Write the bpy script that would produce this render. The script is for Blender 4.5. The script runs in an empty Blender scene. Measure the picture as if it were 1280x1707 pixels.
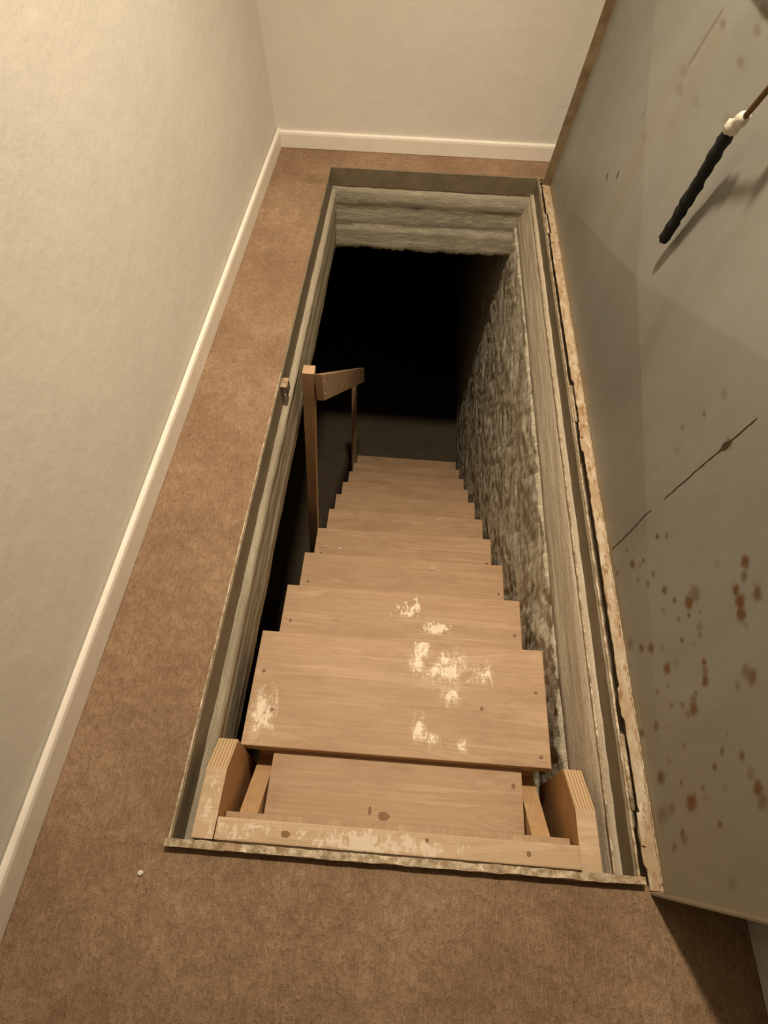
import bpy, bmesh, math, random
import numpy as np
from mathutils import Vector, Matrix, noise
random.seed(4)
S = bpy.context.scene
COL = S.collection

# ---------------------------------------------------------------- camera
cd = bpy.data.cameras.new('camera'); cam = bpy.data.objects.new('camera', cd); COL.objects.link(cam)
cd.sensor_fit = 'HORIZONTAL'; cd.sensor_width = 36; cd.lens = 28.765; cd.clip_start = .02
RC = ((0.99736, -0.06864, 0.02372), (0.06994, 0.81985, -0.56828), (0.01956, 0.56844, 0.82249))
cam.matrix_world = Matrix.Translation((0.37791, -0.11226, 1.28627)) @ Matrix(RC).to_4x4()
S.camera = cam
# ---------------------------------------------------------------- world, lamps, exposure
w = bpy.data.worlds.new('world'); S.world = w; w.use_nodes = True
w.node_tree.nodes['Background'].inputs[0].default_value = (1, .85, .65, 1)
w.node_tree.nodes['Background'].inputs[1].default_value = .0
def lamp(name, loc, energy, color, r):
    l = bpy.data.lights.new(name, 'SPOT'); l.energy = energy; l.color = color; l.shadow_soft_size = r
    l.spot_size = math.radians(95); l.spot_blend = 1.0      # shaded ceiling lamp throwing its light down
    o = bpy.data.objects.new(name, l); o.location = loc; COL.objects.link(o); return o
lamp('ceiling_bulb_light', (.46, 1.24, 2.75), 330, (1, .82, .612), .10)
lampo = bpy.data.objects['ceiling_bulb_light']; lampo.rotation_euler = (math.radians(1), 0, 0)
vs = S.view_settings; vs.view_transform = 'Standard'; vs.look = 'None'; vs.exposure = 0.0; vs.gamma = 1; vs.use_curve_mapping = False

# ---------------------------------------------------------------- materials
class NT:
    def __init__(s, name):
        s.m = bpy.data.materials.new(name); s.m.use_nodes = True
        s.t = s.m.node_tree; s.b = s.t.nodes['Principled BSDF']
    def n(s, typ, **kw):
        nd = s.t.nodes.new(typ)
        for k, v in kw.items():
            if k in nd.inputs.keys() if isinstance(k, str) else False:
                nd.inputs[k].default_value = v
            else: setattr(nd, k, v)
        return nd
    def l(s, a, b): s.t.links.new(a, b)
    def coord(s, scale=(1, 1, 1), rnd=False, out='Object'):
        tc = s.n('ShaderNodeTexCoord'); mp = s.n('ShaderNodeMapping'); mp.inputs['Scale'].default_value = scale
        src = tc.outputs[out]
        if rnd:
            oi = s.n('ShaderNodeObjectInfo'); ad = s.n('ShaderNodeVectorMath', operation='ADD'); mu = s.n('ShaderNodeMath', operation='MULTIPLY')
            mu.inputs[1].default_value = 37.0; s.l(oi.outputs['Random'], mu.inputs[0]); s.l(src, ad.inputs[0]); s.l(mu.outputs[0], ad.inputs[1]); src = ad.outputs[0]
        s.l(src, mp.inputs[0]); return mp.outputs[0]
    def noise(s, vec, scale, detail=4, rough=.55, dist=0):
        nd = s.n('ShaderNodeTexNoise'); s.l(vec, nd.inputs['Vector'])
        nd.inputs['Scale'].default_value = scale; nd.inputs['Detail'].default_value = detail
        nd.inputs['Roughness'].default_value = rough; nd.inputs['Distortion'].default_value = dist
        return nd.outputs['Fac']
    def ramp(s, fac, stops):
        r = s.n('ShaderNodeValToRGB'); e = r.color_ramp.elements
        while len(e) < len(stops): e.new(.5)
        for i, (p, c) in enumerate(stops):
            e[i].position = p; e[i].color = (c if isinstance(c, (tuple, list)) else (c, c, c)) + ((1,) if True else ())  if isinstance(c, tuple) else (c, c, c, 1)
        s.l(fac, r.inputs[0]); return r.outputs[0]
    def mix(s, fac, a, b, mode='MIX'):
        m = s.n('ShaderNodeMix', data_type='RGBA', blend_type=mode)
        for sock, v in ((m.inputs[0], fac), (m.inputs[6], a), (m.inputs[7], b)):
            if isinstance(v, (int, float)): sock.default_value = v
            elif isinstance(v, tuple): sock.default_value = v + (1,) if len(v) == 3 else v
            else: s.l(v, sock)
        return m.outputs[2]
    def math(s, op, a, b=0.0, clamp=False):
        m = s.n('ShaderNodeMath', operation=op); m.use_clamp = clamp
        for i, v in enumerate((a, b)):
            if isinstance(v, (int, float)): m.inputs[i].default_value = v
            else: s.l(v, m.inputs[i])
        return m.outputs[0]
    def bump(s, h, strength=.5, dist=.01):
        b = s.n('ShaderNodeBump'); b.inputs['Strength'].default_value = strength; b.inputs['Distance'].default_value = dist
        s.l(h, b.inputs['Height'])
        prev = s.b.inputs['Normal']
        if prev.is_linked: s.l(prev.links[0].from_socket, b.inputs['Normal'])
        s.l(b.outputs[0], s.b.inputs['Normal'])
    def fin(s, col, rough=.7, spec=.3, metal=0):
        if isinstance(col, tuple): s.b.inputs['Base Color'].default_value = col + (1,)
        else: s.l(col, s.b.inputs['Base Color'])
        if isinstance(rough, (int, float)): s.b.inputs['Roughness'].default_value = rough
        else: s.l(rough, s.b.inputs['Roughness'])
        s.b.inputs['Specular IOR Level'].default_value = spec; s.b.inputs['Metallic'].default_value = metal
        return s.m
    def blobs(s, lst):
        """soft mask from ellipses (cx, cy, rx, ry) in object x, y"""
        tc = s.n('ShaderNodeTexCoord'); acc = None
        for cx, cy, rx, ry in lst:
            a = s.n('ShaderNodeVectorMath', operation='SUBTRACT'); s.l(tc.outputs['Object'], a.inputs[0]); a.inputs[1].default_value = (cx, cy, 0)
            b = s.n('ShaderNodeVectorMath', operation='MULTIPLY'); s.l(a.outputs[0], b.inputs[0]); b.inputs[1].default_value = (1/rx, 1/ry, 0)
            c = s.n('ShaderNodeVectorMath', operation='LENGTH'); s.l(b.outputs[0], c.inputs[0])
            v = s.math('SUBTRACT', 1.25, c.outputs['Value'], True)
            acc = v if acc is None else s.math('MAXIMUM', acc, v)
        return acc

def mat_wall(name, base):
    k = NT(name); v = k.coord()
    a = k.noise(v, 2.2, 5, .6); b = k.noise(v, 14, 5, .6); c = k.noise(v, 90, 3)
    col = k.mix(k.ramp(a, [(.35, 0.0), (.68, 1.0)]), tuple(x*.93 for x in base), base)
    col = k.mix(k.ramp(b, [(.56, 0.0), (.75, .25)]), col, tuple(x*.80 for x in base))
    k.bump(b, .25, .01); k.bump(c, .12, .002)
    return k.fin(col, .75, .25)
M = {}
M['wall'] = mat_wall('painted_plaster', (.82, .79, .71))
M['ceil'] = mat_wall('ceiling_paint', (.80, .76, .68))
def mat_bb():
    k = NT('white_gloss_paint'); v = k.coord()
    col = k.mix(k.ramp(k.noise(v, 22, 4), [(.45, 0.0), (.8, .35)]), (.93, .88, .79), (.72, .66, .56))
    k.bump(k.noise(v, 60, 3), .1, .002)
    return k.fin(col, .45, .4)
M['bb'] = mat_bb()
def mat_bbg():
    k = NT('grey_scuffed_skirting_paint'); v = k.coord()
    col = k.mix(k.ramp(k.noise(v, 9, 4), [(.4, 0.0), (.7, .8)]), (.80, .80, .78), (.45, .43, .38))
    return k.fin(col, .5, .4)
M['bbg'] = mat_bbg()
def mat_carpet():
    k = NT('brown_loop_carpet'); v = k.coord()
    big = k.noise(v, 3.2, 5, .62); mid = k.noise(v, 26, 4, .6)
    rib = k.noise(k.coord((260, 45, 1)), 1.0, 4, .65, .4); lump = k.noise(k.coord((1, .8, 1)), 95, 4, .65, .9)
    fine = k.noise(v, 380, 3, .7)
    col = k.mix(k.ramp(big, [(.36, 0.0), (.66, 1.0)]), (.300, .198, .120), (.50, .355, .228))
    col = k.mix(k.ramp(mid, [(.35, .45), (.62, 0.0)]), col, (.27, .17, .105))
    col = k.mix(k.ramp(lump, [(.38, .5), (.58, 0.0)]), col, (.22, .135, .082))
    col = k.mix(k.ramp(rib, [(.5, 0.0), (.72, .55)]), col, (.55, .40, .27))
    col = k.mix(k.ramp(fine, [(.30, .5), (.6, 0.0)]), col, (.16, .09, .055))
    stain = k.blobs([(-.045, 2.395, .06, .05), (.42, -.33, .09, .05)])
    col = k.mix(k.math('MULTIPLY', stain, k.ramp(mid, [(.35, .2), (.6, .75)])), col, (.17, .11, .05))
    k.bump(mid, .7, .012); k.bump(lump, .6, .006); k.bump(rib, .8, .003); k.bump(fine, .5, .0015)
    return k.fin(col, .95, .08)
M['carpet'] = mat_carpet()
def mat_conc(name, a, b, c, dark=(.12, .10, .07), stretch=(1, 1, 1)):
    k = NT(name); v = k.coord(stretch)
    n1 = k.noise(v, 5, 6, .65, .4); n2 = k.noise(v, 34, 5, .65); n3 = k.noise(k.coord(), 160, 4, .7)
    col = k.mix(k.ramp(n1, [(.35, 0.0), (.65, 1.0)]), a, b)
    col = k.mix(k.ramp(n2, [(.5, 0.0), (.7, .8)]), col, c)
    col = k.mix(k.ramp(n3, [(.25, .7), (.45, 0.0)]), col, dark)
    k.bump(n2, .45, .012); k.bump(n3, .5, .003)
    return k.fin(col, .9, .15)
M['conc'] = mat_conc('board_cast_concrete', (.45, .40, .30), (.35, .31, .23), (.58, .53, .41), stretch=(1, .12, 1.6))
M['conc_lit'] = mat_conc('lit_side_board_cast_concrete', (.60, .525, .405), (.48, .415, .31), (.74, .66, .52), stretch=(1, .12, 1.4))  # the cast concrete again, lightened to stand in for light on the right side
M['concb'] = mat_conc('grey_board_cast_concrete', (.44, .405, .315), (.33, .30, .225), (.55, .51, .41), stretch=(.5, 1, 1.6))
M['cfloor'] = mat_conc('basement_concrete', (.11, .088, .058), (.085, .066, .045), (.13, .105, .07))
def mat_stone():
    k = NT('rough_cast_render'); v = k.coord((1, 1, 1))
    n1 = k.noise(v, 7, 6, .6, .8); n2 = k.noise(k.coord((1, 1.7, .6)), 17, 6, .66, 2.2); n3 = k.noise(v, 130, 4, .7)
    col = k.mix(k.ramp(n1, [(.35, 0.0), (.65, 1.0)]), (.48, .435, .325), (.62, .57, .445))
    col = k.mix(k.ramp(n2, [(.50, 0.0), (.62, .85)]), col, (.78, .73, .60))
    col = k.mix(k.ramp(n2, [(.34, .6), (.45, 0.0)]), col, (.24, .21, .15))
    k.bump(n2, .5, .014); k.bump(n3, .3, .003)
    return k.fin(col, .92, .12)
M['stone'] = mat_stone()
def mat_wood(name, c1, c2, c3, axis='X', paint=None, thr=.5, knots=True, rnd=False, dirt=.6, pc=(.90, .80, .63)):
    k = NT(name)
    st = {'X': (1.2, 14, 14), 'Y': (14, 1.2, 14), 'Z': (14, 14, 1.2)}[axis]
    f = {'X': (4, 170, 170), 'Y': (170, 4, 170), 'Z': (170, 170, 4)}[axis]
    v = k.coord(st, rnd); g = k.noise(v, 1.6, 4, .55, 1.4); fine = k.noise(k.coord(f, rnd), 1, 3, .6)
    big = k.noise(k.coord((.6, 1.6, 1), rnd), 9, 5, .65)
    col = k.mix(k.ramp(g, [(.34, 0.0), (.62, 1.0)]), c1, c2)
    rings = k.ramp(g, [(.42, 0.0), (.46, .35), (.50, 0.0)])
    col = k.mix(rings, col, c3)
    col = k.mix(k.ramp(fine, [(.35, .28), (.6, 0.0)]), col, c3)
    col = k.mix(k.ramp(big, [(.47, 0.0), (.72, dirt)]), col, c3)
    if paint:
        m = k.blobs(paint)
        n = k.noise(k.coord((1, .45, 1)), 46, 7, .75, 1.2); n2 = k.noise(k.coord((1, .7, 1)), 15, 5, .7); n4 = k.noise(k.coord((.5, 3, 1)), 60, 4, .7)
        t = k.math('ADD', k.math('MULTIPLY', m, .24), k.math('MULTIPLY', n, .80)); t = k.math('ADD', t, k.math('MULTIPLY', n2, .45)); t = k.math('ADD', t, k.math('MULTIPLY', n4, .25))
        wm = k.math('MULTIPLY', k.ramp(t, [(thr + .30, 0.0), (thr + .42, .45), (thr + .56, .95)]), k.ramp(m, [(.0, 0.0), (.55, 1.0)]))
        col = k.mix(wm, col, pc)
    k.bump(fine, .15, .001); k.bump(g, .08, .002)
    return k.fin(col, .55, .35)
PW = ((.56, .39, .245), (.475, .315, .185), (.33, .20, .105))
M['wood'] = mat_wood('pale_pine', *PW, rnd=True)
M['tread1'] = mat_wood('pale_pine_with_paint_smears', *PW, paint=[(.522, .44, .085, .07), (.60, .43, .06, .05), (.45, .44, .045, .05), (.462, .295, .03, .05), (.495, .265, .022, .03), (.093, .30, .045, .085), (.56, .255, .02, .025), (.53, .37, .04, .04), (.47, .48, .05, .05)], thr=.58)
M['tread2'] = mat_wood('pale_pine_with_light_smears', *PW, paint=[(.43, .69, .07, .06), (.52, .64, .09, .03)], thr=.66)
M['boardp'] = mat_wood('pale_pine_with_drips', *PW, paint=[(.49, .20, .06, .05), (.44, .19, .04, .04), (.145, .15, .02, .07)], thr=.60)
M['headp'] = mat_wood('pale_pine_scuffed_white', (.68, .52, .345), (.60, .44, .275), (.44, .29, .165), paint=[(.14, .04, .12, .04), (.35, .03, .25, .04), (.05, .08, .04, .12)], thr=.66, pc=(.78, .67, .52))
M['woody'] = mat_wood('pine_side_grain', (.52, .31, .145), (.44, .25, .105), (.30, .15, .06), axis='Y')
def mat_end():
    k = NT('pine_end_grain'); a = k.n('ShaderNodeTexWave', wave_type='BANDS', bands_direction='X'); k.l(k.coord((1, 1, 1)), a.inputs['Vector'])
    a.inputs['Scale'].default_value = 48; a.inputs['Distortion'].default_value = 1.2; a.inputs['Detail'].default_value = 2
    col = k.mix(k.ramp(a.outputs['Fac'], [(.2, 0.0), (.8, 1.0)]), (.44, .29, .15), (.68, .50, .31)); k.bump(a.outputs['Fac'], .3, .002)
    return k.fin(col, .7, .2)
M['woodend'] = mat_end()
M['woodpost'] = mat_wood('pine_post', (.62, .43, .275), (.54, .36, .22), (.38, .24, .13), axis='Z')
M['woodrail'] = mat_wood('pine_rail', (.52, .37, .24), (.45, .31, .19), (.32, .20, .11), axis='Y')
def mat_rim():
    k = NT('painted_iron_angle'); v = k.coord((1, .5, 1)); n = k.noise(v, 18, 6, .65); n2 = k.noise(k.coord(), 80, 4, .7)
    col = k.mix(k.ramp(n, [(.40, 0.0), (.62, 1.0)]), (.185, .150, .098), (.235, .195, .130))
    col = k.mix(k.ramp(n2, [(.55, 0.0), (.72, .7)]), col, (.14, .085, .04))
    k.bump(n2, .35, .002)
    return k.fin(col, .55, .4, .1)
M['rim'] = mat_rim()
def mat_edge():
    k = NT('worn_bright_metal_edge'); n = k.noise(k.coord(), 60, 5, .7); n2 = k.noise(k.coord(), 14, 4, .6)
    col = k.mix(k.ramp(n, [(.42, 0.0), (.58, 1.0)]), (.30, .215, .12), (.56, .48, .35))
    col = k.mix(k.ramp(n2, [(.55, 0.0), (.7, .6)]), col, (.30, .17, .08))
    k.bump(n, .5, .003)
    return k.fin(col, .5, .4, .2)
M['edge'] = mat_edge()
def mat_flange():
    k = NT('peeling_painted_flange'); v = k.coord((1, .45, 1)); n = k.noise(v, 26, 6, .68); n2 = k.noise(v, 70, 5, .7)
    col = k.mix(k.ramp(n, [(.40, 0.0), (.55, 1.0)]), (.60, .52, .39), (.47, .35, .22))
    col = k.mix(k.ramp(n2, [(.52, 0.0), (.62, .85)]), col, (.30, .16, .065))
    col = k.mix(k.ramp(n, [(.30, .8), (.38, 0.0)]), col, (.76, .70, .58))
    k.bump(n, .6, .004); k.bump(n2, .5, .002)
    return k.fin(col, .6, .35)
M['flange'] = mat_flange()
def plain(name, c, r=.6, sp=.3, met=0, ns=60, amt=.3, bs=.2):
    k = NT(name); n = k.noise(k.coord(), ns, 4)
    col = k.mix(k.ramp(n, [(.4, 0.0), (.7, amt)]), c, tuple(x*.5 for x in c)); k.bump(n, bs, .002)
    return k.fin(col, r, sp, met)
def mat_lip():
    k = NT('brown_stained_flange'); n = k.noise(k.coord(), 14, 6, .65)
    col = k.mix(k.ramp(n, [(.4, 0.0), (.65, 1.0)]), (.25, .185, .105), (.15, .095, .045))
    k.bump(n, .3, .004)
    return k.fin(col, .6, .35)
M['lip'] = mat_lip()
M['lip2'] = plain('dusty_brown_flange', (.25, .205, .135), .7, .2, ns=30)
def mat_sheet():
    k = NT('grey_painted_sheet_steel'); v = k.coord((1, .9, .45)); n = k.noise(v, 3.2, 5, .6, .6); n2 = k.noise(k.coord(), 38, 5, .65)
    col = k.mix(k.ramp(n, [(.35, 0.0), (.65, 1.0)]), (.232, .228, .196), (.285, .282, .250))
    col = k.mix(k.ramp(n2, [(.5, 0.0), (.75, .3)]), col, (.26, .225, .16))
    at = k.n('ShaderNodeAttribute', attribute_name='wear'); sp = k.n('ShaderNodeSeparateColor'); k.l(at.outputs['Color'], sp.inputs[0])
    br = k.math('MULTIPLY', sp.outputs[1], k.ramp(n2, [(.3, .65), (.55, 1.0)]), True)
    col = k.mix(sp.outputs[2], col, (.27, .205, .12))
    col = k.mix(br, col, (.12, .078, .032))
    orr = k.math('MULTIPLY', sp.outputs[0], k.ramp(n2, [(.3, .7), (.6, 1.0)]), True)
    col = k.mix(orr, col, (.135, .058, .012))
    k.bump(n, .25, .02); k.bump(n2, .10, .003)
    return k.fin(col, .42, .45)
M['sheet'] = mat_sheet()
M['rubber'] = plain('black_foam_tape', (.012, .014, .014), .65, .3, ns=90, bs=.6)
M['tape'] = plain('white_tape', (.78, .74, .64), .5, .3, bs=.8)
M['rust'] = plain('rusty_iron', (.20, .115, .05), .7, .3, .1, amt=.7)
M['nail'] = plain('nail_steel', (.16, .12, .08), .45, .5, .6)
M['brightnail'] = plain('bright_nail_steel', (.85, .82, .76), .3, .6, .3)
M['knot'] = plain('dark_pine_knot', (.27, .155, .075), .6)
M['chip'] = plain('white_plaster_chip', (.86, .80, .70), .8, .2)
M['dark'] = plain('gap_shadow_iron', (.05, .035, .02), .8, .1)

# ---------------------------------------------------------------- geometry helpers
def link(name, me, mat, parent=None, base=None, smooth=False):
    if mat is not None: me.materials.append(mat)
    o = bpy.data.objects.new(name, me); COL.objects.link(o)
    if parent is not None: o.parent = parent
    if smooth:
        for p in me.polygons: p.use_smooth = True
    return o
def mesh_from(name, verts, faces, base=(0, 0, 0)):
    me = bpy.data.meshes.new(name); b = Vector(base)
    me.from_pydata([tuple(Vector(v) - b) for v in verts], [], faces); me.update(); return me
def bm_mesh(name, verts, faces, base=(0, 0, 0), bevel=0.0, seg=2):
    bm = bmesh.new(); b = Vector(base)
    vs = [bm.verts.new(Vector(v) - b) for v in verts]
    for f in faces: bm.faces.new([vs[i] for i in f])
    bmesh.ops.recalc_face_normals(bm, faces=bm.faces)
    if bevel > 0: bmesh.ops.bevel(bm, geom=list(bm.edges), offset=bevel, segments=seg, affect='EDGES', profile=.6)
    me = bpy.data.meshes.new(name); bm.to_mesh(me); bm.free(); return me
def prism(name, poly, axis, a, b, mat, parent=None, base=(0, 0, 0), bevel=0.0, jitter=None):
    """poly: list of 2-D points; axis 'X' -> (y, z) extruded in x; 'Y' -> (x, z) extruded in y; 'Z' -> (x, y)"""
    def P(p, t): return {'X': (t, p[0], p[1]), 'Y': (p[0], t, p[1]), 'Z': (p[0], p[1], t)}[axis]
    n = len(poly); vs = [P(p, a) for p in poly] + [P(p, b) for p in poly]
    fs = [list(range(n)), list(range(2*n-1, n-1, -1))] + [[i, (i+1) % n, n+(i+1) % n, n+i] for i in range(n)]
    return link(name, bm_mesh(name, vs, fs, base, bevel), mat, parent)
def box(name, x0, x1, y0, y1, z0, z1, mat, parent=None, base=(0, 0, 0), bevel=0.0):
    return prism(name, [(x0, z0), (x1, z0), (x1, z1), (x0, z1)], 'Y', y0, y1, mat, parent, base, bevel)
def thing(name, label, cat, loc=(0, 0, 0), group=None):
    o = bpy.data.objects.new(name, None); o.location = loc; o.empty_display_size = .05; COL.objects.link(o)
    o['label'] = label; o['category'] = cat
    if group: o['group'] = group
    return o
def struct(o): o['kind'] = 'structure'; return o
def surf(name, fn, nu, nv, mat, parent=None, base=(0, 0, 0), flip=False, smooth=True):
    """grid surface fn(u, v) -> point, u, v in 0..1"""
    b = Vector(base)
    vs = [tuple(Vector(fn(i/nu, j/nv)) - b) for j in range(nv+1) for i in range(nu+1)]
    fs = []
    for j in range(nv):
        for i in range(nu):
            q = [j*(nu+1)+i, j*(nu+1)+i+1, (j+1)*(nu+1)+i+1, (j+1)*(nu+1)+i]
            fs.append(q[::-1] if flip else q)
    me = bpy.data.meshes.new(name); me.from_pydata(vs, [], fs); me.update()
    return link(name, me, mat, parent, smooth=smooth)
def tube(name, pts, radii, mat, parent=None, base=(0, 0, 0), n=12, flat=1.0, rough=0.0):
    bm = bmesh.new(); b = Vector(base); rings = []
    P = [Vector(p) for p in pts]
    for i, p in enumerate(P):
        d = (P[min(i+1, len(P)-1)] - P[max(i-1, 0)]).normalized()
        u = d.cross(Vector((1, 0, 0.05))).normalized(); v = d.cross(u).normalized()
        ring = []
        for k in range(n):
            a = 2*math.pi*k/n; r = radii[i]*(1 + rough*noise.noise(Vector((i*.9, math.cos(a), math.sin(a)))*1.7))
            ring.append(bm.verts.new(p - b + u*math.cos(a)*r + v*math.sin(a)*r*flat))
        rings.append(ring)
    for i in range(len(rings)-1):
        for k in range(n): bm.faces.new([rings[i][k], rings[i][(k+1) % n], rings[i+1][(k+1) % n], rings[i+1][k]])
    bm.faces.new(rings[0][::-1]); bm.faces.new(rings[-1])
    bmesh.ops.recalc_face_normals(bm, faces=bm.faces)
    me = bpy.data.meshes.new(name); bm.to_mesh(me); bm.free()
    return link(name, me, mat, parent, smooth=True)
def lerp(a, b, t): return a + (b-a)*t
def sample(poly, t):
    """point at fraction t of the length of an open 2-D polyline"""
    L = [math.dist(poly[i], poly[i+1]) for i in range(len(poly)-1)]; s = t*sum(L)
    for i, l in enumerate(L):
        if s <= l or i == len(L)-1:
            k = min(1, s/l); return (lerp(poly[i][0], poly[i+1][0], k), lerp(poly[i][1], poly[i+1][1], k))
        s -= l
def nz(x, y, z, s, seed=0): return noise.fractal(Vector((x*s+seed, y*s+3.1*seed, z*s)), 1.0, 2.0, 4)

# ---------------------------------------------------------------- room shell
W, L = .852, 2.49                       # hatchway, clear of its iron rim
ZB = -2.32                              # basement floor
CH = 2.95
XR, YB, YF = 1.052, 2.652, -1.9
def lx(y): return -.2570 + .0055*y      # left wall foot, a little out of square
# floor: carpet sheet with the hatchway cut out
def carpet():
    xs = [-.27, 0, W+.0245, 1.06]; ys = [YF, -.002, L+.002, YB+.01]
    vs = []; fs = []
    def q(x0, x1, y0, y1):
        nx = max(1, round((x1-x0)/.03)); ny = max(1, round((y1-y0)/.03)); o = len(vs)
        for j in range(ny+1):
            for i in range(nx+1):
                x = lerp(x0, x1, i/nx); y = lerp(y0, y1, j/ny)
                e = 0 if (i in (0, nx) or j in (0, ny)) else .0012*nz(x, y, 0, 9)
                vs.append((x, y, e))
        for j in range(ny):
            for i in range(nx): fs.append([o+j*(nx+1)+i, o+j*(nx+1)+i+1, o+(j+1)*(nx+1)+i+1, o+(j+1)*(nx+1)+i])
    q(xs[0], xs[3], ys[0], ys[1]); q(xs[0], xs[1], ys[1], ys[2]); q(xs[2], xs[3], ys[1], ys[2]); q(xs[0], xs[3], ys[2], ys[3])
    # cut edges 10 mm thick round the hole
    for (a, b) in (((0, 0), (W+.0245, 0)), ((W+.0245, 0), (W+.0245, L)), ((W+.0245, L), (0, L)), ((0, L), (0, 0))):
        o = len(vs); vs += [(a[0], a[1], 0), (b[0], b[1], 0), (b[0], b[1], -.011), (a[0], a[1], -.011)]; fs.append([o, o+1, o+2, o+3])
    return struct(link('floor', mesh_from('floor', vs, fs), M['carpet'], smooth=True))
carpet()
def slab(name, profile, axis, t0, t1, mat, amp, n, flip=False, nprof=60, edge=None):
    def fn(u, v):
        p = sample(profile, v); t = lerp(t0, t1, u)
        x, y, z = (p[0], t, p[1]) if axis == 'Y' else (t, p[0], p[1])
        sx, sy = (.12, 1) if axis == 'X' else (1, .12)
        k = .7*amp*nz(x*sx, y*sy, z*2, 9, 2) + .6*amp*nz(x*sx, y*sy, z*2, 45, 5) + .15*amp*nz(x, y, z, 40, 5)
        if p[1] > -.06: k *= .1
        if edge and p[1] < -.33: z += edge*(nz(x*1.0, y, 0, 22, 7) + .6*nz(x, y, 0, 70, 1))
        return (x+k, y, z) if axis == 'Y' else (x, y+k, z)
    return struct(surf(name, fn, n, nprof, mat, flip=flip))
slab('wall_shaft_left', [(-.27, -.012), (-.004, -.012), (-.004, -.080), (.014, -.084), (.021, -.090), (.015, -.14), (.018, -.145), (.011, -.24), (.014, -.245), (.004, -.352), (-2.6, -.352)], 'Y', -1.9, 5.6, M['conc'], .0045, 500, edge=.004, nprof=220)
slab('wall_shaft_right', [(1.06, -.012), (.880, -.012), (.880, -.056), (.862, -.058), (.842, -.066), (.834, -.075), (.812, -.19), (.806, -.205), (.83, -.22), (1.4, -.22)], 'Y', -1.9, 5.6, M['conc_lit'], .004, 500, flip=True, nprof=60)
slab('wall_shaft_back', [(2.66, -.012), (2.498, -.012), (2.498, -.072), (2.486, -.078), (2.482, -.148), (2.496, -.150), (2.490, -.155), (2.489, -.238), (2.497, -.240), (2.484, -.245), (2.481, -.352), (5.6, -.352)], 'X', -.3, 1.2, M['concb'], .004, 240, flip=True, edge=.010, nprof=200)
slab('wall_shaft_front', [(-1.9, -.012), (-.006, -.012), (-.004, -.352), (-1.9, -.352)], 'X', -.3, 1.2, M['conc'], .003, 120, nprof=60, edge=.004)
# rough rendered wall beside the stairs
def stone(u, v):
    y = lerp(-1.0, 5.6, u); z = lerp(-.205, ZB, v)
    wy, wz = y+.10*nz(0, y, z, 6, 4), z+.10*nz(0, y, z, 6, 9)
    d = .008*nz(0, y, z, 5, 3) + .008*nz(0, wy*1.9, wz*.6, 11, 8) + .004*nz(0, wy*1.5, wz*.7, 34, 1)
    x = max(.7665, lerp(.803, .786, min(1, (-.2-z)*1.2)) - d)
    if v == 0: x = .83
    return (x, y, z)
struct(surf('wall_stairwell', stone, 620, 210, M['stone'], flip=True))
# basement shell
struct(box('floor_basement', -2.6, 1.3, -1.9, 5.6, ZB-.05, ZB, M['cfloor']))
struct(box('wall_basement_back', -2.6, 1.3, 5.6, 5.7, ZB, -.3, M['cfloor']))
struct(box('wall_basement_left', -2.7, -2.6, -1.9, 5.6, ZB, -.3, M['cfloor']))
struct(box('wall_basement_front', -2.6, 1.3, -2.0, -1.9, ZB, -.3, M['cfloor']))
# closet walls
def hexa(name, c, mat, bevel=0): # 8 corners: bottom ring then top ring
    return struct(link(name, bm_mesh(name, c, [[0, 1, 2, 3], [4, 5, 6, 7], [0, 1, 5, 4], [1, 2, 6, 5], [2, 3, 7, 6], [3, 0, 4, 7]], bevel=bevel), mat))
def ring(x0a, x0b, x1, z): return [(x0a, YF, z), (x1, YF, z), (x1, YB+.1, z), (x0b, YB+.1, z)]
LEAN = .045
hexa('wall_left', [(lx(YF), YF, -.01), (lx(YF)-.2, YF, -.01), (lx(YB)-.2, YB+.1, -.01), (lx(YB), YB+.1, -.01),
                   (lx(YF)-LEAN*CH, YF, CH), (lx(YF)-.3, YF, CH), (lx(YB)-.3, YB+.1, CH), (lx(YB)-LEAN*CH, YB+.1, CH)], M['wall'])
struct(box('wall_back', -.42, 1.2, YB, YB+.1, -.01, CH, M['wall']))
struct(box('wall_right', XR, XR+.1, YF, YB+.1, -.01, CH, M['wall']))
struct(box('wall_front', -.42, 1.2, YF-.1, YF, -.01, CH, M['wall']))
struct(box('ceiling', -.6, 1.2, YF-.1, YB+.1, CH, CH+.1, M['ceil']))
# baseboards with a rounded top bead
def bbprof(t, h): return [(0, .001), (t, .001), (t, h-.012), (t*.85, h-.004), (t*.45, h), (0, h)]
def bbleft():
    prof = bbprof(.013, .072); n = len(prof); vs = []
    for y in (YF, YB): vs += [(lx(y) - .002*0 + p[0], y, p[1]) for p in prof]
    fs = [list(range(n)), list(range(2*n-1, n-1, -1))] + [[i, (i+1) % n, n+(i+1) % n, n+i] for i in range(n)]
    return struct(link('baseboard_left', bm_mesh('baseboard_left', vs, fs, bevel=.0012), M['bb']))
bbleft()
struct(prism('baseboard_back', [(YB-p[0], p[1]) for p in bbprof(.014, .066)], 'X', lx(YB)+.012, XR, M['bb'], bevel=.0012))
struct(prism('baseboard_right', [(XR-p[0], p[1]) for p in bbprof(.014, .09)], 'Y', YF, YB-.012, M['bbg'], bevel=.0012))

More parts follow.
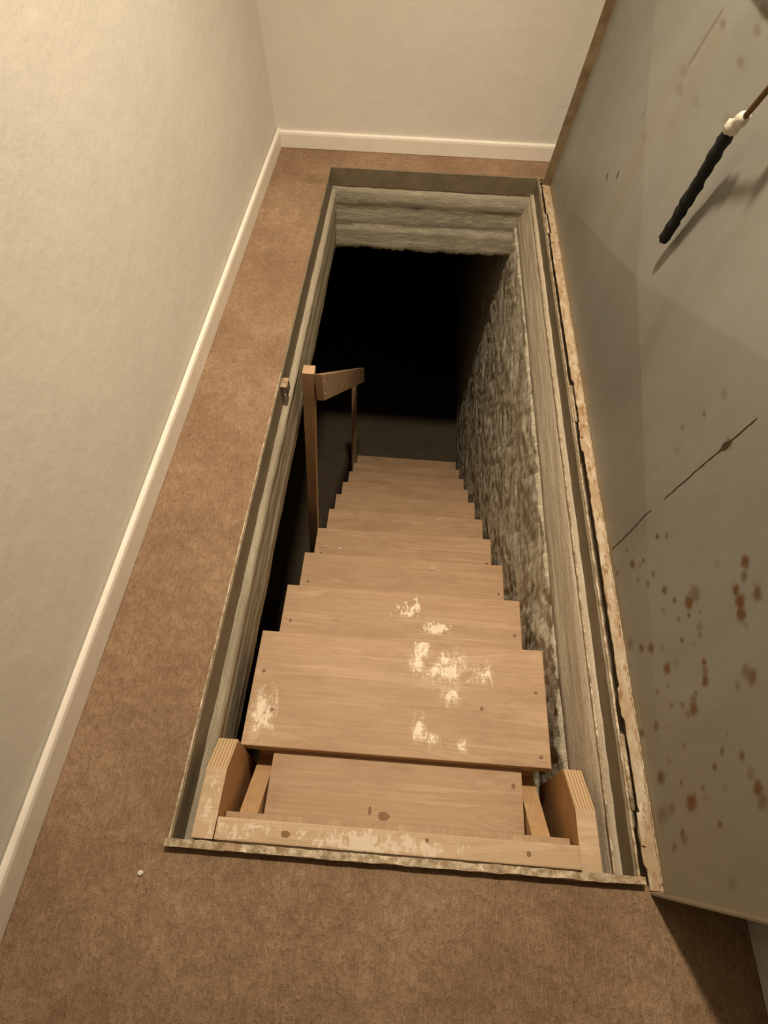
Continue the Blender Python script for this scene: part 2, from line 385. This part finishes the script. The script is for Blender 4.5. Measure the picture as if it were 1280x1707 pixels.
# ---------------------------------------------------------------- iron rim of the hatchway
fr = thing('hatchway_surround', 'painted iron angle surround lining the rectangular hole in the carpet', 'surround', (0, 0, 0))
def wob(name, x0, x1, y0, y1, z0, z1, mat, axis, amp=.0012, n=80):
    def fn(a):
        c = [(x0, z0), (x1, z0), (x1, z1), (x0, z1)] if axis == 'Y' else [(y0, z0), (y1, z0), (y1, z1), (y0, z1)]
        t = lerp(y0, y1, a) if axis == 'Y' else lerp(x0, x1, a)
        r = []
        for i, (p, q) in enumerate(c):
            d = amp*nz(t, i*3.3, 1, 26, 4)
            r.append((p+d, t, q+d) if axis == 'Y' else (t, p+d, q+d))
        return r
    vs = []; fs = []
    for i in range(n+1): vs += fn(i/n)
    for i in range(n):
        for k in range(4): fs.append([i*4+k, i*4+(k+1) % 4, (i+1)*4+(k+1) % 4, (i+1)*4+k])
    fs += [[0, 1, 2, 3], [n*4+3, n*4+2, n*4+1, n*4]]
    return link(name, bm_mesh(name, vs, fs), mat, fr)
wob('rim_bar', -.0035, .0020, 0, L, -.082, .003, M['rim'], 'Y')
wob('rim_bar', W-.001, W+.005, .0, L, -.056, .003, M['rim'], 'Y')
wob('rim_bar', 0, W, L-.001, L+.006, -.070, .002, M['rim'], 'X')
e = wob('rim_edge', 0-.006, W+.012, -.004, .009, .001, .019, M['edge'], 'X', .0018, 120); e['label'] = 'raised worn near edge of the frame'
wob('rim_edge', -.0045, -.0010, .01, 1.25, .0012, .0065, M['edge'], 'Y', .001)
wob('rim_edge', W+.0035, W+.0075, .01, L, .0012, .0075, M['edge'], 'Y', .001, 160)
wob('rim_edge', .8345, .8385, .01, L, -.0640, -.0600, M['edge'], 'Y', .001, 160)
# small tab with bent plate on the left rim
tb = box('catch_tab', -.004, .022, 1.205, 1.245, -.012, -.006, M['edge'], fr, bevel=.001)
box('catch_tab', .016, .022, 1.205, 1.245, -.045, -.008, M['rim'], fr, bevel=.001)

# ---------------------------------------------------------------- staircase
X0, X1 = .057, .759
YT, ZT, RUN, RISE, DEP, TH = .501, -.161, .24507, .2160, .2784, .035
st = thing('wooden_staircase', 'steep pale pine open-tread staircase descending through the floor hatchway', 'staircase', (.408, 1.6, ZB))
B = tuple(st.location)
for k in range(10):
    y, z = YT + RUN*k, ZT - RISE*k
    m = M['tread1'] if k == 0 else M['tread2'] if k == 1 else M['wood']
    dx0 = random.uniform(-.003, .003) if k > 1 else 0; dx1 = random.uniform(-.003, .003) if k > 1 else 0
    a = random.uniform(-.003, .003) if k > 1 else 0
    vs = [(X0+dx0, y-DEP, z-TH), (X1+dx1, y-DEP, z-TH), (X1+dx1, y-a, z-TH), (X0+dx0, y+a, z-TH), (X0+dx0, y-DEP, z), (X1+dx1, y-DEP, z), (X1+dx1, y-a, z), (X0+dx0, y+a, z)]
    c = (0, 0, z) if k < 2 else ((X0+X1)/2, y, z)
    o = link('tread', bm_mesh('tread', vs, [[0, 1, 2, 3], [4, 5, 6, 7], [0, 1, 5, 4], [1, 2, 6, 5], [2, 3, 7, 6], [3, 0, 4, 7]], c, bevel=.0022), m, st)
    o.location = Vector(c) - Vector(B)
    if k == 0: o['label'] = 'top tread smeared with white paint'
    if k == 1: o['label'] = 'second tread with faint white smears'
    if k < 6:
        pts = [(.079, .397), (.114, .306), (.735, .393), (.737, .246)] if k == 0 else [(.084, y-.117), (.739, y-.113)]
        for (nx, ny) in pts:
            p = Vector((nx, ny, z)); r = .0042
            nb = []
            for q, (rr, zz) in enumerate(((r, -.002), (r, .0006), (r*.7, .0013))):
                nb.append([(p.x+rr*math.cos(t*math.pi/4), p.y+rr*math.sin(t*math.pi/4), z+zz) for t in range(8)])
            vv = sum(nb, []); ff = [[q*8+t, q*8+(t+1) % 8, (q+1)*8+(t+1) % 8, (q+1)*8+t] for q in range(2) for t in range(8)] + [list(range(16, 24))]
            link('nail', mesh_from('nail', vv, ff, c), M['nail'], o)
# three sawn knots and the split nail hole on the top tread
# stringers
def stringer(xa, xb):
    top = [(.062, -.120), (.222, -.255)]
    for k in range(10):
        y, z = YT + RUN*k, ZT - RISE*k - TH
        ys = .262 if k == 0 else y - RUN - .022
        if k == 0: top += [(ys, z)]
        top += [(y-.022, z)]
        if k < 9: top += [(y-.022, z-RISE)]
    y9 = YT+RUN*9
    poly = top + [(y9-.022, ZB+.001), (y9-.30, ZB+.001), (.062, -.52)]
    return prism('stringer', poly, 'X', xa, xb, M['woodpost'] if False else M['woody2'], st, B)
M['woody2'] = mat_wood('pale_pine_stringer', (.62, .43, .24), (.55, .36, .19), (.40, .23, .11), axis='Y')
stringer(.088, .126).location = (0, 0, 0); stringer(.700, .738)
# boards at the head of the stairs
o = box('landing_board', .131, .696, .084, .236, -.22, -.185, M['boardp'], st, B, .002)
hb = lambda n, *a, **k: box(n, *a, st, B, k.get('bevel', .002))
box('ledger', .071, .765, .0585, .076, -.17, -.088, M['woodrail'], st, B, .002)
for x0_, x1_ in ((.067, .770),):
    bm_ = bm_mesh('header', [(x0_+.003, .017, -.12), (x1_-.003, .017, -.12), (x1_-.003, .0575, -.12), (x0_+.003, .0575, -.12),
                             (x0_+.003, .017, -.030), (x1_-.003, .016, -.030), (x1_-.003, .0575, -.030), (x0_+.003, .0575, -.030)],
                  [[0, 1, 2, 3], [4, 5, 6, 7], [0, 1, 5, 4], [1, 2, 6, 5], [2, 3, 7, 6], [3, 0, 4, 7]], (0, 0, 0), .003)
    o = link('header', bm_, M['headp'], st); o.location = -Vector(B)
def cheek(xa, xb, poly, split):
    o = prism('cheek_block', poly, 'X', xa, xb, M['woody'], st, (0, 0, 0), bevel=.0018); o.location = -Vector(B)
    o.data.materials.append(M['headp']); o.data.materials.append(M['woodend'])
    for p in o.data.polygons:
        if abs(p.normal.x) < .5 and p.normal.z > .35:
            p.material_index = 1 if p.center.y < split+.001 and p.normal.z > .95 else 2
cheek(.027, .069, [(.017, -.33), (.017, -.027), (.145, -.031), (.214, -.078), (.2205, -.33)], .145)
cheek(.770, .810, [(.012, -.34), (.012, -.046), (.124, -.050), (.213, -.112), (.2205, -.34)], .124)
# knots: dark discs proud by a hair in the boards
def knot(x, y, z, rx, ry, name='knot'):
    vv = [(x+rx*math.cos(t*math.pi/6)*(1+.2*math.sin(5*t)), y+ry*math.sin(t*math.pi/6), z+.0006) for t in range(12)]
    vb = [(a, b, z-.002) for a, b, c in vv]
    ff = [list(range(12))] + [[t, 12+t, 12+(t+1) % 12, (t+1) % 12] for t in range(12)]
    link(name, mesh_from(name, vv+vb, ff, B), M['knot'], st)
knot(.391, .103, -.185, .014, .009); knot(.676, .185, -.185, .005, .006); knot(.360, .112, -.185, .004, .009)
knot(.605, .345, ZT, .005, .005); knot(.205, .036, -.030, .010, .006); knot(.668, .036, -.030, .005, .005); knot(.475, .045, -.030, .004, .004)

# ---------------------------------------------------------------- handrail
hr = thing('handrail', 'pine handrail on slim posts left of the stairs', 'handrail', (.0, 1.3, -1.12))
HB = tuple(hr.location)
SL = -RISE/RUN
def leanpost(xb, xt, y0, y1, zb, zt, wd):
    vs = [(xb, y0, zb), (xb+wd, y0, zb), (xb+wd, y1, zb), (xb, y1, zb), (xt, y0, zt), (xt+wd, y0, zt), (xt+wd, y1, zt), (xt, y1, zt)]
    return link('post', bm_mesh('post', vs, [[0, 1, 2, 3], [4, 5, 6, 7], [0, 1, 5, 4], [1, 2, 6, 5], [2, 3, 7, 6], [3, 0, 4, 7]], HB, .002), M['woodpost'], hr)
leanpost(-.022, .050, 1.30, 1.338, -1.30, -.035, .038)
leanpost(.020, .046, 2.60, 2.638, -2.318, -1.245, .030)
yA, yB_ = 1.292, 2.66
def railpt(y): return -.028 + SL*(y-1.292)
vs = []
for y in (yA, yB_):
    zt = railpt(y); vs += [(.0905, y, zt-.112), (.115, y, zt-.112), (.115, y, zt), (.0905, y, zt)]
rail = link('rail', bm_mesh('rail', vs, [[0, 1, 2, 3], [4, 5, 6, 7], [0, 1, 5, 4], [1, 2, 6, 5], [2, 3, 7, 6], [3, 0, 4, 7]], HB, .002), M['woodrail'], hr)
for dz in (-.030, -.082):
    yy = 1.318; p = Vector((.1156, yy, railpt(yy)+dz)); r = .0042
    vv = [(p.x, p.y+r*math.cos(t*math.pi/4), p.z+r*math.sin(t*math.pi/4)) for t in range(8)] + [(p.x+.002, p.y, p.z)]
    link('nail', mesh_from('nail', vv, [[t, (t+1) % 8, 8] for t in range(8)], HB), M['brightnail'], rail)

# ---------------------------------------------------------------- hatch cover, standing open
hc = thing('hatch_cover', 'open grey steel hatch cover with rust spots leaning against right wall', 'hatch', (.87, 1.2, 0))
KB = tuple(hc.location)
K = .114; HH = .915; T = 2.44
XS = .900
def ynear(z): return -.012 - .150*z if z < .3 else -.057 - .10*(z-.3)
APEX = (1.233, .402); DA = .034
CR = [(1.77, 0), (.672, 0), (.0, .0), (.0, .915), (.577, .915), (1.893, .915), (2.44, .915), (2.44, 0)]  # far-end fold is a crease; two crossing folds stand in for shadow edges
def facet_dish(y, z):
    """sheet dished towards the room in facets meeting at APEX"""
    ay, az = APEX
    for i in range(len(CR)):
        b, c = CR[i], CR[(i+1) % len(CR)]
        d = (b[0]-ay)*(c[1]-az) - (c[0]-ay)*(b[1]-az)
        if abs(d) < 1e-9: continue
        u = ((y-ay)*(c[1]-az) - (c[0]-ay)*(z-az))/d; v = ((b[0]-ay)*(z-az) - (y-ay)*(b[1]-az))/d
        if u >= -1e-6 and v >= -1e-6: return max(0., 1-u-v)*DA
    return 0.
SPOTS = [(0.5984,0.2358,13837,2907,17164,1.0),(0.583,0.265,23001,4290,29307,0.7),(0.6476,0.1027,30784,8754,33233,0.8),(0.6026,0.1157,8397,2096,8777,1.0),(0.5809,0.1672,9193,2025,10099,0.8),(0.5797,0.1484,20318,4568,21691,0.8),(0.6243,0.0314,10760,3022,10246,1.0),(0.6454,0.0225,16134,4784,15543,0.7),(0.535,0.193,10266,1831,11123,0.9),(0.5563,0.1295,20735,4417,20978,0.8),(0.5261,0.1676,22799,4108,23563,0.9),(0.5866,0.0096,17488,4519,15491,0.9),(0.5692,0.0164,18094,4444,15862,0.9),(0.4869,0.2172,16632,2224,17701,1.0),(0.4526,0.2393,12689,1254,13438,0.9),(0.4292,0.2797,7898,491,8667,2.0),(0.4361,0.3001,4240,241,4838,1.5),(0.4522,0.1973,12028,1391,11958,0.5),(0.4141,0.2392,19702,1377,19998,0.9),(0.4077,0.2692,20810,1060,21950,1.0),(0.4013,0.3033,34618,976,38212,0.8),(0.3774,0.2899,15856,270,16706,0.5),(0.3647,0.2848,36353,365,37494,0.7),(0.3759,0.2305,21007,946,20193,1.0),(0.3543,0.2636,35989,469,35536,0.4),(0.4496,0.035,5617,902,4418,0.7),(0.4192,0.0835,6258,800,5093,2.0),(0.4027,0.125,8854,923,7506,1.0),(0.3865,0.1658,9614,759,8493,0.5),(0.4083,0.0181,23660,3216,17382,0.7),(0.3461,0.1639,10366,519,8747,2.0),(0.345,0.1958,10855,400,9587,0.3),(0.3161,0.2762,9942,-225,9616,2.0),(0.2867,0.2661,10423,-414,9631,2.0),(0.3015,0.2721,13313,-421,12604,1.6),(0.3174,0.1553,33170,1078,26826,0.7),(0.3174,0.1126,20034,948,15238,0.9),(0.2794,0.1495,22694,161,17506,0.9),(0.2703,0.1834,16866,-219,13545,1.6),(0.2556,0.2148,10264,-387,8510,2.0),(0.2688,0.22,17893,-543,15149,1.6),(0.2521,0.1941,10013,-311,8023,1.5),(0.2771,0.2309,17885,-524,15519,0.7),(0.261,0.0827,10927,187,7524,0.9),(0.264,0.0134,7588,296,4763,1.0),(0.4232,0.4397,10262,-498,14396,2.0),(0.404,0.4284,13736,-749,18529,1.6),(0.3928,0.4016,6596,-280,8422,2.0),(0.3713,0.4035,8580,-524,10736,2.0),(0.3522,0.3969,8863,-632,10753,2.0),(0.3646,0.4426,9350,-919,12370,1.8),(0.3801,0.445,29325,-2577,39601,0.4),(0.4539,0.3773,15392,365,20209,0.4),(0.3294,0.3993,11882,-1086,14126,0.4),(0.2553,0.3776,7200,-966,7670,1.7),(0.2681,0.3684,12974,-1521,13794,1.5),(0.253,0.3421,8198,-911,8239,0.6),(0.1946,0.2844,52823,-6355,45905,0.8),(0.2056,0.1602,41857,-2122,30519,0.7),(0.1732,0.2608,23633,-2913,19429,0.8),(0.1578,0.3046,19535,-3144,16943,0.7),(0.1713,0.061,7627,-294,4681,1.0),(0.1835,-0.0026,34481,-386,19617,0.8),(0.1501,0.1247,28431,-2173,18736,0.9),(0.1306,0.1851,22755,-2653,16098,0.9),(0.1164,0.1865,33895,-4327,23747,0.5),(0.1148,0.144,6532,-717,4296,2.0),(0.1553,0.2317,13143,-1592,10179,1.0),(0.1707,0.2598,23726,-2956,19430,0.8),(0.1548,0.3063,15116,-2485,13110,0.9),(0.1278,0.3152,12981,-2480,11155,1.4),(0.1066,0.3215,9280,-1965,7914,2.0),(0.0885,0.3232,9751,-2213,8218,1.5),(0.1186,0.243,19061,-2951,14554,0.4),(0.1082,0.042,5625,-427,3187,0.6),(0.1143,0.0764,14467,-1208,8639,0.7),(0.073,0.2095,15240,-2609,10675,1.7),(0.0731,0.097,16301,-1961,9701,2.0),(0.0635,0.0991,12783,-1635,7576,1.5),(0.0542,0.0618,16002,-1922,8941,1.6),(-0.0081,0.2042,18282,-4180,12026,0.4),(0.1907,0.101,25227,-973,16666,0.4),(0.7188,0.5231,10861,1227,24315,0.4),(0.7281,0.4627,9833,1757,20156,0.7),(0.7529,0.3972,6367,1580,12077,0.4),(0.7212,0.363,4977,1216,8628,0.35),(0.629,0.4938,12591,877,24282,0.9),(1.3418,0.8113,2581,125,17505,0.5),(1.5491,0.6856,1255,679,8515,0.35),(1.5805,0.7106,1539,783,11170,0.3),(1.4397,0.7039,2519,1043,15930,0.3),(1.5119,0.8227,1228,160,9912,0.5),(1.6105,0.5536,1340,1083,7744,0.3),(1.2661,0.7405,2152,414,12214,0.3),(1.3517,0.8618,1209,-141,8868,0.5),(1.3655,0.8855,687,-135,5262,0.8)]
SEGS = [((1.5501, .8321), (1.5707, .7319), .006, 'd', .6), ((1.6919, .5831), (1.6879, .5691), .004, 'd', .6),
        ((1.60, .70), (1.62, .50), .03, 's', .25), ((1.50, .80), (1.48, .62), .03, 's', .2), ((1.56, .62), (1.60, .36), .02, 's', .25)]
def sheet():
    ny, nz_ = 610, 228
    Y = np.linspace(0, 1, ny+1); Z = np.linspace(0, 1, nz_+1)
    vs = np.zeros((nz_+1, ny+1, 3)); 
    for j, zt in enumerate(Z):
        z = zt*HH; yn = ynear(z)
        for i, yt in enumerate(Y):
            y = yn + yt*(T-yn)
            x = XS + K*z - facet_dish(y, z)
            vs[j, i] = (x, y, z)
    # soft oil-canning of the thin sheet
    yy, zz = vs[..., 1], vs[..., 2]
    vs[..., 0] += .0022*np.sin(yy*7.3+zz*3)*np.sin(zz*6.1+1)*(zz > .02)
    wear = np.zeros((nz_+1, ny+1, 4)); wear[..., 3] = 1
    rs = np.random.RandomState(5)
    for (y, z, a, b, c, k) in SPOTS:
        q = a*(yy-y)**2 + 2*b*(yy-y)*(zz-z) + c*(zz-z)**2
        q = q*(1+.35*np.sin(yy*310+z*90)*np.sin(zz*270+y*50))*1.1*(1+.5*np.sin(y*977))
        m = np.clip((1.15-np.sqrt(np.maximum(q, 0)))*1.5, 0, 1)
        if k >= 1.4: wear[..., 0] = np.maximum(wear[..., 0], m*(k-1)*.9); wear[..., 1] = np.maximum(wear[..., 1], np.clip(m*1.5-.55, 0, 1)*(k-1)*.8)
        else: wear[..., 1] = np.maximum(wear[..., 1], m*k)
    for (a, b, wd, ty, k) in SEGS:
        ay, az = a; by, bz = b; l2 = (by-ay)**2+(bz-az)**2
        t = np.clip(((yy-ay)*(by-ay)+(zz-az)*(bz-az))/l2, 0, 1)
        d = np.hypot(yy-(ay+t*(by-ay)), zz-(az+t*(bz-az)))
        m = np.clip(1.6-d/wd/1.0, 0, 1)*k
        ch = 1 if ty == 'd' else 2
        wear[..., ch] = np.maximum(wear[..., ch], m)
    # browner tint along the foot, the far end and the near end
    rag = .5+.5*np.sin(yy*19)*np.sin(yy*7.7+2)
    wear[..., 2] = np.maximum(wear[..., 2], np.clip(1-(zz-.0)/(.03+.05*rag), 0, 1)*.8)
    wear[..., 2] = np.maximum(wear[..., 2], np.clip(1-(T-yy)/(.05), 0, 1)*.7)
    near = np.clip(1-(yy+.05)/(.30+.10*np.sin(zz*13)), 0, 1)*np.clip(1-zz/1.2, 0, 1)
    wear[..., 2] = np.maximum(wear[..., 2], near*.45)
    nv = (ny+1)*(nz_+1); idx = np.arange(nv).reshape(nz_+1, ny+1)
    f = np.stack([idx[:-1, :-1], idx[1:, :-1], idx[1:, 1:], idx[:-1, 1:]], -1).reshape(-1, 4)
    me = bpy.data.meshes.new('sheet'); me.vertices.add(nv); me.vertices.foreach_set('co', (vs.reshape(-1, 3)-np.array(KB)).astype(np.float32).ravel())
    me.loops.add(len(f)*4); me.loops.foreach_set('vertex_index', f.astype(np.int32).ravel())
    me.polygons.add(len(f)); me.polygons.foreach_set('loop_start', np.arange(0, len(f)*4, 4, dtype=np.int32))
    me.update(calc_edges=True)
    ca = me.color_attributes.new('wear', 'FLOAT_COLOR', 'POINT'); ca.data.foreach_set('color', wear.reshape(-1).astype(np.float32))
    o = link('sheet', me, M['sheet'], hc)
    return o
sheet()
def ribbon(pts, wd):
    P = []
    for a, b in zip(pts, pts[1:]):
        n = max(2, int(math.dist(a, b)/.012))
        P += [(lerp(a[0], b[0], i/n), lerp(a[1], b[1], i/n)) for i in range(n)]
    P.append(pts[-1]); vs = []; fs = []
    for i, (y, z) in enumerate(P):
        y += .0022*nz(y, z, 0, 30, 3) if len(pts) > 2 else 0
        h = wd*(.35+.65*abs(math.sin(i*1.7)))*.5
        if i in (0, len(P)-1): h *= .3
        x = XS + K*z - facet_dish(y, z) + .0022*math.sin(y*7.3+z*3)*math.sin(z*6.1+1)*(z > .02) - .0007
        vs += [(x, y-h, z), (x, y+h, z), (x+.002, y+h, z), (x+.002, y-h, z)]
    for i in range(len(P)-1):
        for q in range(4): fs.append([i*4+q, i*4+(q+1) % 4, i*4+4+(q+1) % 4, i*4+4+q])
    fs += [[0, 1, 2, 3], [len(vs)-1, len(vs)-2, len(vs)-3, len(vs)-4]]
    return link('scratch', bm_mesh('scratch', vs, fs, KB), M['scratch'], hc)
M['scratch'] = plain('dark_scratch', (.075, .05, .028), .8, .1)
ribbon([(.6954, .0225), (.678, .13), (.6643, .2382)], .0032)
ribbon([(.6580, .2850), (.645, .39), (.6315, .4829), (.6213, .5669)], .0034)
ribbon([(.634, .468), (.629, .500)], .016)
ribbon([(1.7794, .3839), (1.767, .3639)], .010); ribbon([(1.687, .4331), (1.6835, .4099)], .010)
# folded flanges round the sheet
def strip(name, f, n, mat, w1=.0018):
    """f(t) -> (inner point, outer point, thickness vector)"""
    vs = []; fs = []
    for i in range(n+1):
        a, b, th = f(i/n); a, b, th = Vector(a), Vector(b), Vector(th)
        vs += [a, b, b+th, a+th]
    for i in range(n):
        for k in range(4): fs.append([i*4+k, i*4+(k+1) % 4, (i+1)*4+(k+1) % 4, (i+1)*4+k])
    fs += [[0, 1, 2, 3], [n*4+3, n*4+2, n*4+1, n*4]]
    return link(name, bm_mesh(name, vs, fs, KB), mat, hc)
def f_hinge(t):
    y = lerp(-.010, T, t); d = .0018*nz(y, 0, 0, 30, 2)
    return (XS+.002, y, -.004), ((.8695 if 1.30 < y < 2.08 or y > 2.23 or 1.02 < y < 1.11 or .30 < y < .36 or .03 < y < .11 else .8745)+d, y, .001+d), (0, 0, .004)
o = strip('hinge_flange', f_hinge, 300, M['flange']); o['label'] = 'bright flange with peeling paint and rust along the hinges'
def f_far(t): z = t*HH; return (XS+K*z+.001, T, z), (.868+K*z, T, z), (0, .003, 0)
o = strip('end_flange', f_far, 40, M['lip']); o['label'] = 'brown stained flange at the far end'
def f_near(t): z = t*HH; return (XS+K*z+.001, ynear(z), z), (.876+K*z, ynear(z)-.002, z), (0, -.003, 0)
strip('end_flange', f_near, 40, M['lip2'])
def f_top(t): y = lerp(ynear(HH), T, t); return (XS+K*HH, y, HH), (.884+K*HH, y, HH), (0, 0, .003)
strip('top_flange', f_top, 40, M['lip'])
# bright weld bead at the foot of the sheet
bead = []
for i in range(401):
    y = lerp(0, 2.36, i/400); r = .0022*(1+.6*nz(y, 0, 0, 45, 3)); bead.append((Vector((XS-.0005+.0008*nz(y, 1, 0, 18), y, .0015)), max(.0008, r)))
o = tube('weld_bead', [p for p, r in bead], [r for p, r in bead], M['edge'], hc, KB, 6); o['label'] = 'bright weld bead where flange meets sheet'
# hinges: knuckle + leaf, between rim and flange
for (ya, yb) in ((.120, .262), (1.130, 1.275), (2.085, 2.215)):
    r = .0048
    h = tube('hinge_barrel', [(W+.0126, ya, .0045), (W+.0126, lerp(ya, yb, .5), .005), (W+.0126, yb, .0045)], [r]*3, M['edge'], hc, KB, 12)
    box('hinge_leaf', W+.0175, .878, ya-.06, ya-.003, .0055, .0085, M['flange'], hc, KB, .0008)
# handle: bent iron bar with a black foam grip bound with white tape
HP = [(.915,1.182,.529),(.933,1.139,.776),(.934,1.133,.786),(.933,1.103,.813),(.929,1.058,.873),(.932,1.046,.890),(.936,1.036,.900)]
def interp(a, b, n): return [Vector(a).lerp(Vector(b), i/n) for i in range(n+1)]
gp = interp(HP[0], HP[1], 26)
hd = tube('handle', [gp[0]-(gp[1]-gp[0])*0.2] + gp[::6] + [Vector(HP[2]), Vector(HP[3]), Vector(HP[4]), Vector(HP[5]), Vector(HP[6])], [.0055]*(len(gp[::6])+6), M['rust'], hc, KB, 10)
hd['label'] = 'bent rusty iron handle bar'
gr = tube('grip', gp, [.0085 if i == 0 else .0118*(1+.10*math.sin(i*1.9)+(.08 if 9 < i < 14 else 0)) for i in range(27)], M['rubber'], hd, KB, 14, rough=.25); gr['label'] = 'black foam grip'
tp = interp(HP[1], HP[3], 8)
t2 = tube('tape', tp, [.0135, .0145, .0125, .0105, .009, .0115, .0125, .011, .009], M['tape'], hd, KB, 14, rough=.3); t2['label'] = 'white tape binding'
for ch in (gr, t2): ch.location = (0, 0, 0)
e6 = Vector(HP[6])
brk = box('bracket', e6.x-.012, XS+K*e6.z+.001, e6.y-.012, e6.y+.012, e6.z-.02, e6.z+.02, M['rust'], hc, KB, .002)

# ---------------------------------------------------------------- crumbs
def chip(label, x, y, z, s, cat='chip'):
    bm = bmesh.new(); bmesh.ops.create_icosphere(bm, subdivisions=2, radius=s)
    for v in bm.verts:
        v.co *= 1+.45*noise.noise(v.co*(1.3/s)+Vector((x*50, y*50, 0))); v.co.z *= .55
    zmin = min(v.co.z for v in bm.verts)
    for v in bm.verts: v.co.z -= zmin
    me = bpy.data.meshes.new('plaster_chip'); bm.to_mesh(me); bm.free()
    o = link('plaster_chip', me, M['chip']); o.location = (x, y, z); o['label'] = label; o['category'] = cat
chip('white plaster chip lying on the carpet off the near left hatch corner', -.040, -.048, .0005, .0048)
chip('white crumb near the middle of the third stair tread', .508, .959, ZT-2*RISE, .0042)
chip('larger white crumb at the left end of the fourth stair tread', .154, 1.143, ZT-3*RISE, .0048)
chip('faint small crumb beside the handrail post on the fourth stair tread', .098, 1.152, ZT-3*RISE, .0035)
